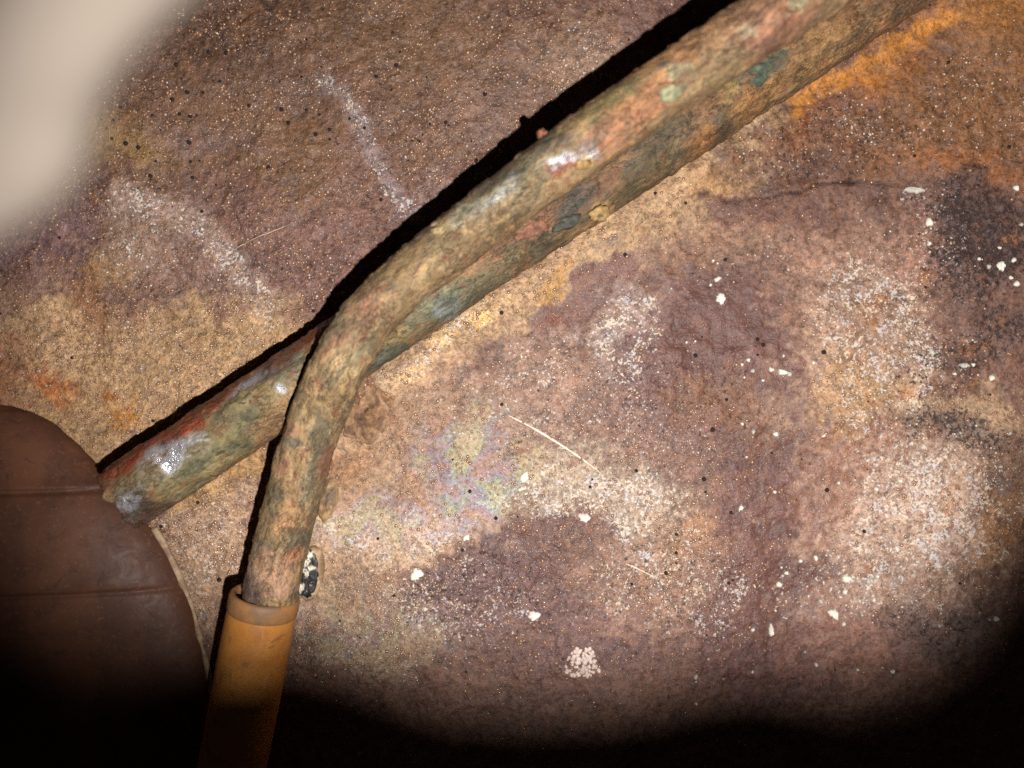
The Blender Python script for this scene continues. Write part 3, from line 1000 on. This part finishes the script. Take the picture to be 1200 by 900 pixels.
HOUSE = empty("rounded_housing", ((-40 - 600) * S, (450 - 760) * S, 0))
tag(HOUSE, "smooth dark brown rounded housing with two grooves in the lower left corner", "housing")
CXH = -45
prof = [(469, 0), (470, 30), (475, 60), (483, 84), (496, 108), (516, 132), (538, 154), (556, 172), (566, 184), (570, 188), (575, 196), (590, 210),
        (610, 226), (630, 238), (655, 250), (674, 259), (680, 260), (684, 260), (690, 264), (720, 274), (760, 284), (800, 291), (860, 297), (960, 302), (1100, 306), (1300, 308)]
def dense_profile():
    py = np.array([p[0] for p in prof], float)
    pr = np.array([p[1] for p in prof], float)
    yy = np.concatenate([np.linspace(468, 700, 150), np.linspace(704, 1300, 60)])
    return yy, np.interp(yy, py, pr)
YY, RR = dense_profile()
phh = np.linspace(-.12, np.pi + .12, 90)
def housing_mesh():
    V = np.zeros((len(YY), len(phh), 3))
    flat = .31
    gro = np.exp(-((YY - 571) / 3.0) ** 2) * 14 + np.exp(-((YY - 684) / 2.6) ** 2) * 10
    step = sstep(571, 574, YY) * -9 + sstep(684, 687, YY) * -6
    for i in range(len(YY)):
        r = max(RR[i] , .5)
        top = max(r - gro[i] * 1.4 + step[i], .5)
        V[i, :, 0] = (CXH + r * np.cos(phh) - 600) * S
        V[i, :, 1] = (450 - YY[i]) * S
        V[i, :, 2] = flat * top * np.sin(phh) * S
    V[..., 2] *= (1 - .62 * sstep(560, 980, YY))[:, None]          # the body slopes away below its shoulder
    nn = fbm3(V[..., 0] / S, V[..., 1] / S, V[..., 2] / S, 120, 3, 77) - .5
    V[..., 2] += nn * .0008
    return V
HV = housing_mesh()
make_mesh("housing_shell", HV.reshape(-1, 3), gridfaces(len(YY), len(phh)), M_HOUSE, HOUSE)
# pale lip of old sealant where the housing meets the sheet
lip_px = [(186, 616), (196, 640), (210, 676), (222, 708), (232, 742), (240, 778), (247, 815), (252, 870)]
rows = smooth_path([(x + 2, y, fz(x, y) + .0009, .00045) for x, y in lip_px], 160)
LP = np.array([((r[0] - 600) * S, (450 - r[1]) * S, r[2]) for r in rows])
T, N, B = frames(LP)
ph = np.linspace(0, 2 * np.pi, 12, endpoint=False)
rad = .00042 * (.55 + .9 * fbm2(rows[:, 0], rows[:, 1], 14, 3, 5))
LV = LP[:, None, :] + (N[:, None, :] * np.cos(ph)[None, :, None] * 1.5 + B[:, None, :] * np.sin(ph)[None, :, None]) * rad[:, None, None]
make_mesh("sealant_lip", LV.reshape(-1, 3), gridfaces(160, 12, True), M_LIP, HOUSE)

# ------------------------------------------------------------------ crusts and odd pieces on the floor
o = plate("rust_crust", at_floor(424, 480, .0002), 29 * S, 33 * S, 10, .0011, M_CRUST, None, 5, 14, 60, .45, rough=.9, colfn=two_tone((96, 68, 48), (138, 104, 74), 12, .5, .06, seed=8, rim=(146, 116, 88)))
tag(o, "brown crumbly crust patch in the angle between the two tubes", "crust")
o = plate("curled_scale", at_floor(383, 585, .0004), 12 * S, 26 * S, -12, .0016, M_MOTTLE, None, 6, 8, 36, .18, curl=.35, colfn=two_tone((150, 118, 80), (106, 84, 62), 9, seed=3, rim=(176, 148, 112)))
tag(o, "small tan oval scale with curled edge beside the bent tube, above the mottled disc", "scale")
dz = fz(358, 672)
DISC = empty("mottled_disc", at_floor(358, 672))
tag(DISC, "small oval disc mottled black and white beside the top of the amber sleeve", "disc")
plate("disc_rim", at_floor(364, 672, .0003), 15 * S, 33 * S, -8, .0010, M_MOTTLE, DISC, 7, 6, 40, .06, colfn=two_tone((168, 140, 108), (132, 104, 76), 12, seed=3))
plate("disc_face", at_floor(362, 672, .0007), 13 * S, 29 * S, -8, .0009, M_MOTTLE, DISC, 8, 16, 64, .10, rough=.35, colfn=two_tone((30, 26, 24), (206, 196, 176), 8, .45, .04, seed=6))

M_FLAKE = mat_plain("white_flake", (222, 216, 200), (196, 190, 176), 900, .6, .0002)
M_PINK = mat_plain("pinkish_deposit", (228, 210, 200), (200, 174, 160), 900, .6, .0003)
M_GREY = mat_plain("grey_white_flake", (188, 184, 170), (158, 154, 142), 900, .6, .0002)
def flake(px, py, rx, ry, rot, label, group=None, mat=None, seed=0, name="white_flake"):
    sm = max(rx, ry)
    rx, ry = rx * .76, ry * .76
    o = plate(name, at_floor(px, py, .0001), rx * S, ry * S, rot, min(.0005, .00006 * sm + .00012), mat or M_FLAKE, None, seed,
              3 if sm < 8 else 5, 9 if sm < 8 else 26, .5)
    tag(o, label, "flake", group)
    return o

# flakes that can be told apart
flake(846, 350, 7, 9, 20, "largest white flake right of centre, just below two small ones", seed=101)
flake(918, 436, 8, 5, -10, "widest white flake at the right end of the row of specks", seed=102)
flake(1074, 222, 16, 5, -8, "long grey-white flake at the right end of the hairline crack", mat=M_GREY, seed=103)
flake(1092, 259, 6, 7, 0, "white flake alone in a dark spot below the hairline crack's end", seed=104)
flake(1177, 310, 7, 8, 0, "largest white flake on the dark scale near the right edge", seed=105)
flake(997, 681, 7, 6, 0, "roundest white flake in the lower right group", seed=106)
flake(982, 723, 7, 9, 25, "ragged white flake lowest of the lower right group", seed=107)
flake(908, 743, 4, 10, 0, "upright narrow white flake at the edge of the shadow", seed=108)
flake(487, 675, 9, 9, 0, "white flake on the grainy bloom right of the amber sleeve", seed=109)
flake(546, 631, 6, 6, 0, "small round white flake below the rainbow film", seed=110)
flake(686, 608, 10, 8, 10, "pinkish round flake at the top of the dark dome-shaped stain", mat=M_PINK, seed=111)
flake(626, 723, 9, 7, 15, "ragged white flake on dark stain, up and left of lacy deposit", mat=M_PINK, seed=112)
flake(1135, 428, 8, 4, -5, "wide white flake on the grey streaks at the right", mat=M_GREY, seed=113)
flake(615, 560, 8, 6, 60, "white splash mark between the rainbow film and the scratch", mat=M_FLAKE, seed=114)
flake(611, 574, 6, 4, 5, "white splash fragment under the splash mark near the rainbow film", mat=M_FLAKE, seed=115)
G = {
 "tiny white flakes above and left of the largest right-centre flake": ([(843, 326, 4, 6), (834, 333, 2.5, 2.5), (854, 321, 2, 2), (838, 304, 2, 2)],
    "tiny white flakes just above the largest right-centre flake"),
 "row of white flakes right of centre": ([(883, 435, 4, 4), (877, 422, 3.5, 3), (904, 433, 4, 4.5), (925, 438, 5, 4), (953, 425, 3, 3.5), (919, 417, 2.5, 2), (895, 446, 2.5, 2.5), (870, 427, 2.5, 2.5), (873, 442, 2, 2)],
    "small white flakes in the row right of centre"),
 "white flakes dotted on smooth brown stain": ([(871, 497, 3, 2.5), (884, 506, 3, 3), (911, 509, 4, 5), (966, 511, 2.5, 4), (870, 596, 4, 4), (911, 578, 2.5, 3), (815, 400, 2, 2), (805, 401, 2, 2), (827, 511, 2, 2), (1007, 529, 3, 2.5), (877, 536, 2, 2)],
    "tiny white flakes on smooth brown stain below the row"),
 "white flakes on the pale right-hand bloom": ([(1034, 456, 4, 3.5), (1058, 564, 3, 4), (1030, 574, 4, 3.5), (1055, 645, 3, 5), (1025, 564, 2, 2), (986, 567, 2.5, 2.5)],
    "small white flakes on the pale speckled bloom at the right"),
 "white flakes near the right edge": ([(1149, 303, 3, 3), (1161, 312, 4, 3.5), (1190, 304, 4, 4), (1186, 325, 3, 3.5), (1193, 332, 5, 4), (1191, 220, 5, 4), (1093, 284, 4, 3), (1197, 263, 3, 3), (1173, 290, 3, 2), (1121, 438, 4, 2.5), (1167, 443, 4, 5), (1094, 412, 6, 4), (1186, 508, 4, 3), (1146, 427, 3, 3)],
    "small white flakes on the dark scale near the right edge"),
 "white flakes of the lower right group": ([(927, 675, 4, 3.5), (922, 678, 2.5, 2.5), (918, 688, 4, 4), (943, 660, 3, 3), (961, 657, 4, 3), (1022, 683, 4, 3.5), (995, 697, 4, 4), (966, 708, 4, 3), (994, 735, 3.5, 3), (1033, 678, 3, 2.5), (1028, 705, 2.5, 3), (990, 703, 2.5, 2), (920, 668, 2, 2), (913, 719, 2, 2), (1060, 713, 2, 2)],
    "small white flakes in the lower right group"),
 "white flakes at the edge of the shadow": ([(886, 741, 4, 3), (962, 784, 3, 2.5), (1050, 790, 4, 3), (817, 796, 4, 3), (885, 791, 2, 3), (949, 769, 2, 2), (1169, 726, 5, 4), (1102, 734, 2.5, 3), (1010, 789, 2, 2), (818, 829, 2.5, 2)],
    "small white flakes lying at the edge of the shadow below"),
}
ks = 200
ORD = ['first', 'second', 'third', 'fourth', 'fifth', 'sixth', 'seventh', 'eighth', 'ninth', 'tenth', 'eleventh', 'twelfth', 'thirteenth', 'fourteenth', 'fifteenth']
for grp, (lst, lab) in G.items():
    for q, (px, py, rx, ry) in enumerate(sorted(lst)):
        ks += 1
        flake(px, py, rx, ry, (ks * 37) % 180, ORD[q] + " from left of the " + lab, grp, M_GREY if ks % 4 == 0 else M_FLAKE, ks)

# lacy pinkish-white deposit: a colony of tiny grains in one piece
def grains(name, pts, mat, seed, seg=7):
    rng = random.Random(seed)
    V, F = [], []
    for (x, y, z, r) in pts:
        b = len(V)
        a0 = rng.random() * 6
        sx, sy = rng.uniform(.8, 1.3), rng.uniform(.8, 1.3)
        for k, (rr, hh) in enumerate(((1.0, -.25), (.9, .35), (.5, .72))):
            for j in range(seg):
                a = a0 + 2 * math.pi * j / seg
                q = rr * rng.uniform(.85, 1.15)
                V.append((x + r * q * sx * math.cos(a), y + r * q * sy * math.sin(a), z + r * hh))
        V.append((x, y, z + r * .85))
        for k in range(2):
            for j in range(seg):
                j2 = (j + 1) % seg
                F.append((b + k * seg + j, b + k * seg + j2, b + (k + 1) * seg + j2, b + (k + 1) * seg + j))
        for j in range(seg):
            F.append((b + 2 * seg + j, b + 2 * seg + (j + 1) % seg, b + 3 * seg))
    return make_mesh(name, np.array(V), F, mat)

rng = random.Random(4)
pts = []
for k in range(150):
    a, q = rng.random() * 6.283, math.sqrt(rng.random())
    px, py = 683 + 19 * q * math.cos(a) * (1 + .15 * math.sin(3 * a)), 779 + 20 * q * math.sin(a) * (1 + .12 * math.cos(2 * a))
    if rng.random() < .12:
        continue
    l = at_floor(px, py)
    pts.append((l[0], l[1], l[2] + .00008, rng.uniform(1.2, 2.7) * S))
o = grains("lacy_deposit", pts, M_PINK, 5)
tag(o, "lacy pinkish-white crystal deposit low in the middle, near the shadow", "deposit")

# ------------------------------------------------------------------ scratches (pieces of the floor)
M_SCR = mat_plain("bright_scratch", (226, 214, 196), (200, 182, 160), 1500, .4, .0001)
def ribbon(name, pts, r, seed):
    rows = smooth_path([(x, y, fz(x, y) + .00012, r) for x, y in pts], 70)
    n = len(rows)
    LP = np.array([((q[0] - 600) * S, (450 - q[1]) * S, q[2]) for q in rows])
    for i in range(n):
        LP[i, 2] = fz(rows[i, 0], rows[i, 1]) + .00008
    T, N, B = frames(LP)
    t = np.linspace(0, 1, n)
    rad = r * S * (np.sin(np.pi * t ** .8) ** .6 + .12) * (.5 + fbm2(rows[:, 0], rows[:, 1], 6, 2, seed))
    ph = np.linspace(0, 2 * np.pi, 8, endpoint=False)
    V = LP[:, None, :] + (N[:, None, :] * np.cos(ph)[None, :, None] + B[:, None, :] * np.sin(ph)[None, :, None] * .5) * rad[:, None, None]
    return make_mesh(name, V.reshape(-1, 3), gridfaces(n, 8, True), M_SCR, FLOOR)
ribbon("scratch", [(596, 487), (625, 502), (655, 520), (682, 538), (706, 556)], 1.25, 1)
ribbon("scratch", [(734, 662), (750, 669), (768, 678)], .8, 2)
ribbon("scratch", [(268, 296), (300, 280), (345, 262)], .28, 3)

# ------------------------------------------------------------------ moisture beads and pits: uncountable
def bead_mesh(name, n, dens, rmin, rmax, mat, seed, label, cat, seg=7):
    R = np.random.RandomState(seed)
    gx0, gy0 = ax[0], ay[0]
    px = R.uniform(-60, 1260, n * 8)
    py = R.uniform(-60, 960, n * 8)
    d = dens(px, py)
    keep = R.uniform(0, 1, n * 8) < d
    px, py = px[keep][:n], py[keep][:n]
    m = len(px)
    r = (rmin + (rmax - rmin) * R.uniform(0, 1, m) ** 3) * S
    z = floor_height(px, py)
    prof = ((1.0, -.15), (.86, .40), (.48, .66))
    a = np.linspace(0, 2 * np.pi, seg, endpoint=False)
    V = np.zeros((m, 3 * seg + 1, 3))
    cx, cy = (px - 600) * S, (450 - py) * S
    for k, (rr, hh) in enumerate(prof):
        for j in range(seg):
            V[:, k * seg + j, 0] = cx + r * rr * math.cos(a[j])
            V[:, k * seg + j, 1] = cy + r * rr * math.sin(a[j])
            V[:, k * seg + j, 2] = z + r * hh
    V[:, -1] = np.stack([cx, cy, z + r * .74], -1)
    tri = []
    for k in range(2):
        for j in range(seg):
            j2 = (j + 1) % seg
            p, q, s_, t_ = k * seg + j, k * seg + j2, (k + 1) * seg + j2, (k + 1) * seg + j
            tri += [(p, q, s_), (p, s_, t_)]
    for j in range(seg):
        tri.append((2 * seg + j, 2 * seg + (j + 1) % seg, 3 * seg))
    tri = np.array(tri)
    F = (tri[None] + (np.arange(m) * (3 * seg + 1))[:, None, None]).reshape(-1, 3)
    o = make_mesh(name, V.reshape(-1, 3), F, mat)
    tag(o, label, cat, None, "stuff")
    return o

def interp_mask(arr):
    def fn(px, py):
        i = np.clip(np.searchsorted(ax, px), 0, len(ax) - 1)
        j = np.clip(np.searchsorted(ay, py), 0, len(ay) - 1)
        return arr[i, j]
    return fn

gmask = np.clip(FF.get('G') * (.25 + 1.5 * sstep(.42, .62, FF.cloud)) * .8 + .05, 0, 1)
t = NT("moisture_bead")
bc = t.mix(t.noise(600, 3, .6), L3(150, 112, 76), L3(112, 84, 72))
M_BEAD = t.set(color=bc, rough=.24, spec=1.0)
bead_mesh("moisture_beads", 17000, interp_mask(gmask), .8, 2.5, M_BEAD, 3, "fine glinting moisture beads over the rusty sheet", "beads")
wmask = np.clip(FF.get('W') ** 1.6 * (.15 + 1.3 * sstep(.42, .60, FF.cloud)) , 0, 1)
M_SALT = mat_plain("salt_grain", (214, 198, 178), (180, 168, 160), 700, .45, .0001, .6)
bead_mesh("salt_grains", 9000, interp_mask(wmask), .4, 1.5, M_SALT, 17, "pale crystal grains scattered over the rusty sheet", "grains", 5)
M_PIT = mat_plain("dark_speck", (44, 32, 30), (36, 26, 24), 900, .75, .0001, .2)
def pit_d(px, py):
    d = np.maximum(1 - ell(px, py, 230, 150, 190, 130, 0), 0) * 1.6 + np.maximum(1 - ell(px, py, 480, 130, 160, 150, 0), 0) * .7
    d = d + np.maximum(1 - ell(px, py, 880, 520, 170, 190, 0), 0) * .35 + np.maximum(1 - ell(px, py, 820, 690, 110, 80, 0), 0) * .8 + .04
    return np.clip(d, 0, 1)
bead_mesh("dark_specks", 560, pit_d, .7, 3.1, M_PIT, 9, "scattered tiny dark specks on the rusty sheet", "specks")

# ------------------------------------------------------------------ painted lip of the filler opening, close to the lens
def mat_lip():
    t = NT("pale_beige_paint")
    a = t.noise(90, 4, .6, .2, 2.0)
    b = t.noise(800, 3, .6, 0, 4.0)
    c = t.mix(t.remap(a, .3, .7), L3(68, 61, 55), L3(75, 68, 61))
    t.set(color=c, rough=.9, spec=.05, normal=t.bump(t.math('ADD', a, t.math('MULTIPLY', b, .2)), .0003, .4))
    return t.mat
LIPZ = .1130
def build_lip():
    # centre line of a rolled edge, in the opening's own plane
    ctrl = [(345, -330), (245, -200), (140, -80), (72, 10), (34, 85), (14, 158), (-40, 198), (-130, 240), (-280, 310), (-430, 360)]
    half = [120, 116, 104, 90, 84, 84, 84, 90, 100, 104]
    rows = smooth_path([(x, y, LIPZ, h) for (x, y), h in zip(ctrl, half)], 220)
    f = (H - LIPZ) / H
    P = np.array([W(*r[:3]) for r in rows])
    Rr = rows[:, 3] * S * f
    T, N, B = frames(P)
    ph = np.linspace(0, 2 * np.pi, 40, endpoint=False)
    V = P[:, None, :] + (N[:, None, :] * np.cos(ph)[None, :, None] + B[:, None, :] * np.sin(ph)[None, :, None] * .8) * Rr[:, None, None]
    n = len(rows)
    V = V.reshape(-1, 3)
    F = [tuple(q) for q in gridfaces(n, 40, True)]
    F.append(tuple(range(39, -1, -1)))
    F.append(tuple((n - 1) * 40 + j for j in range(40)))
    # the plate the edge is rolled from, running away from the opening
    root = empty("opening_lip", tuple(P[n // 2]))
    tag(root, "pale beige blurred rolled lip of the tank opening in the top left corner", "lip")
    m = mat_lip()
    make_mesh("rolled_edge", V, F, m, root)
    out = np.array((-.80, .60, .10))
    top, bot = [], []
    rowsV = []
    for i in range(0, n, 3):
        a = P[i] + np.array((0, 0, .0006))
        line = [a + out * d + np.array((0, 0, hz)) for d, hz in ((0, 0), (.006, .0012), (.018, .002), (.05, .003))]
        rowsV.append(line)
    A = np.array(rowsV)
    k, mm = A.shape[:2]
    topv = A.reshape(-1, 3)
    botv = topv - np.array((0, 0, .0012))
    f1 = gridfaces(k, mm)
    f2 = f1[:, ::-1] + k * mm
    make_mesh("outer_sheet", np.vstack([topv, botv]), np.vstack([f1, f2]), m, root)
    return root
root_lip = build_lip()

def build_shadow_lip():
    """unseen near side of the opening, added and shaped to cut off torch light at the bottom"""
    z = .1515
    k = (LPOS.z - z) / LPOS.z
    edge = [(-420, 1000), (-200, 905), (-40, 840), (110, 770), (220, 736), (320, 732), (420, 756), (520, 792), (610, 802), (700, 800), (780, 788), (860, 772), (930, 778), (1000, 790),
            (1070, 766), (1126, 712), (1166, 644), (1206, 562), (1280, 490), (1420, 430)]
    pts = [(LPOS.x + ((x - 600) * S - LPOS.x) * k, LPOS.y + ((450 - y) * S - LPOS.y) * k) for x, y in edge]  # wanted shadow edge, traced back towards the torch to shape the lip
    rows = smooth_path([(x, y, 0, 0) for x, y in pts], 160)[:, :2]
    P = np.column_stack([rows, np.full(len(rows), z)])
    T, N, B = frames(P)
    r = .0007
    P = P + N * r
    ph = np.linspace(0, 2 * np.pi, 16, endpoint=False)
    V = P[:, None, :] + (N[:, None, :] * np.cos(ph)[None, :, None] + B[:, None, :] * np.sin(ph)[None, :, None]) * r
    m = root_lip.children[0].data.materials[0]
    make_mesh("rolled_edge", V.reshape(-1, 3), gridfaces(len(P), 16, True), m, root_lip)  # out of view, added to block the torch
    c = np.array((.016, -.060, z))
    A = np.stack([P + (c - P) * f_ + np.array((0, 0, h_)) for f_, h_ in ((0, 0), (.12, .0002), (.3, .0004), (.55, .0005))], 1)
    n_, m_ = A.shape[:2]
    top = A.reshape(-1, 3) + np.array((0, 0, .0004))
    bot = A.reshape(-1, 3) - np.array((0, 0, .0004))
    f1 = gridfaces(n_, m_)
    make_mesh("outer_sheet", np.vstack([top, bot]), np.vstack([f1, f1[:, ::-1] + n_ * m_]), m, root_lip)  # unseen sheet, widens the added light blocker
build_shadow_lip()
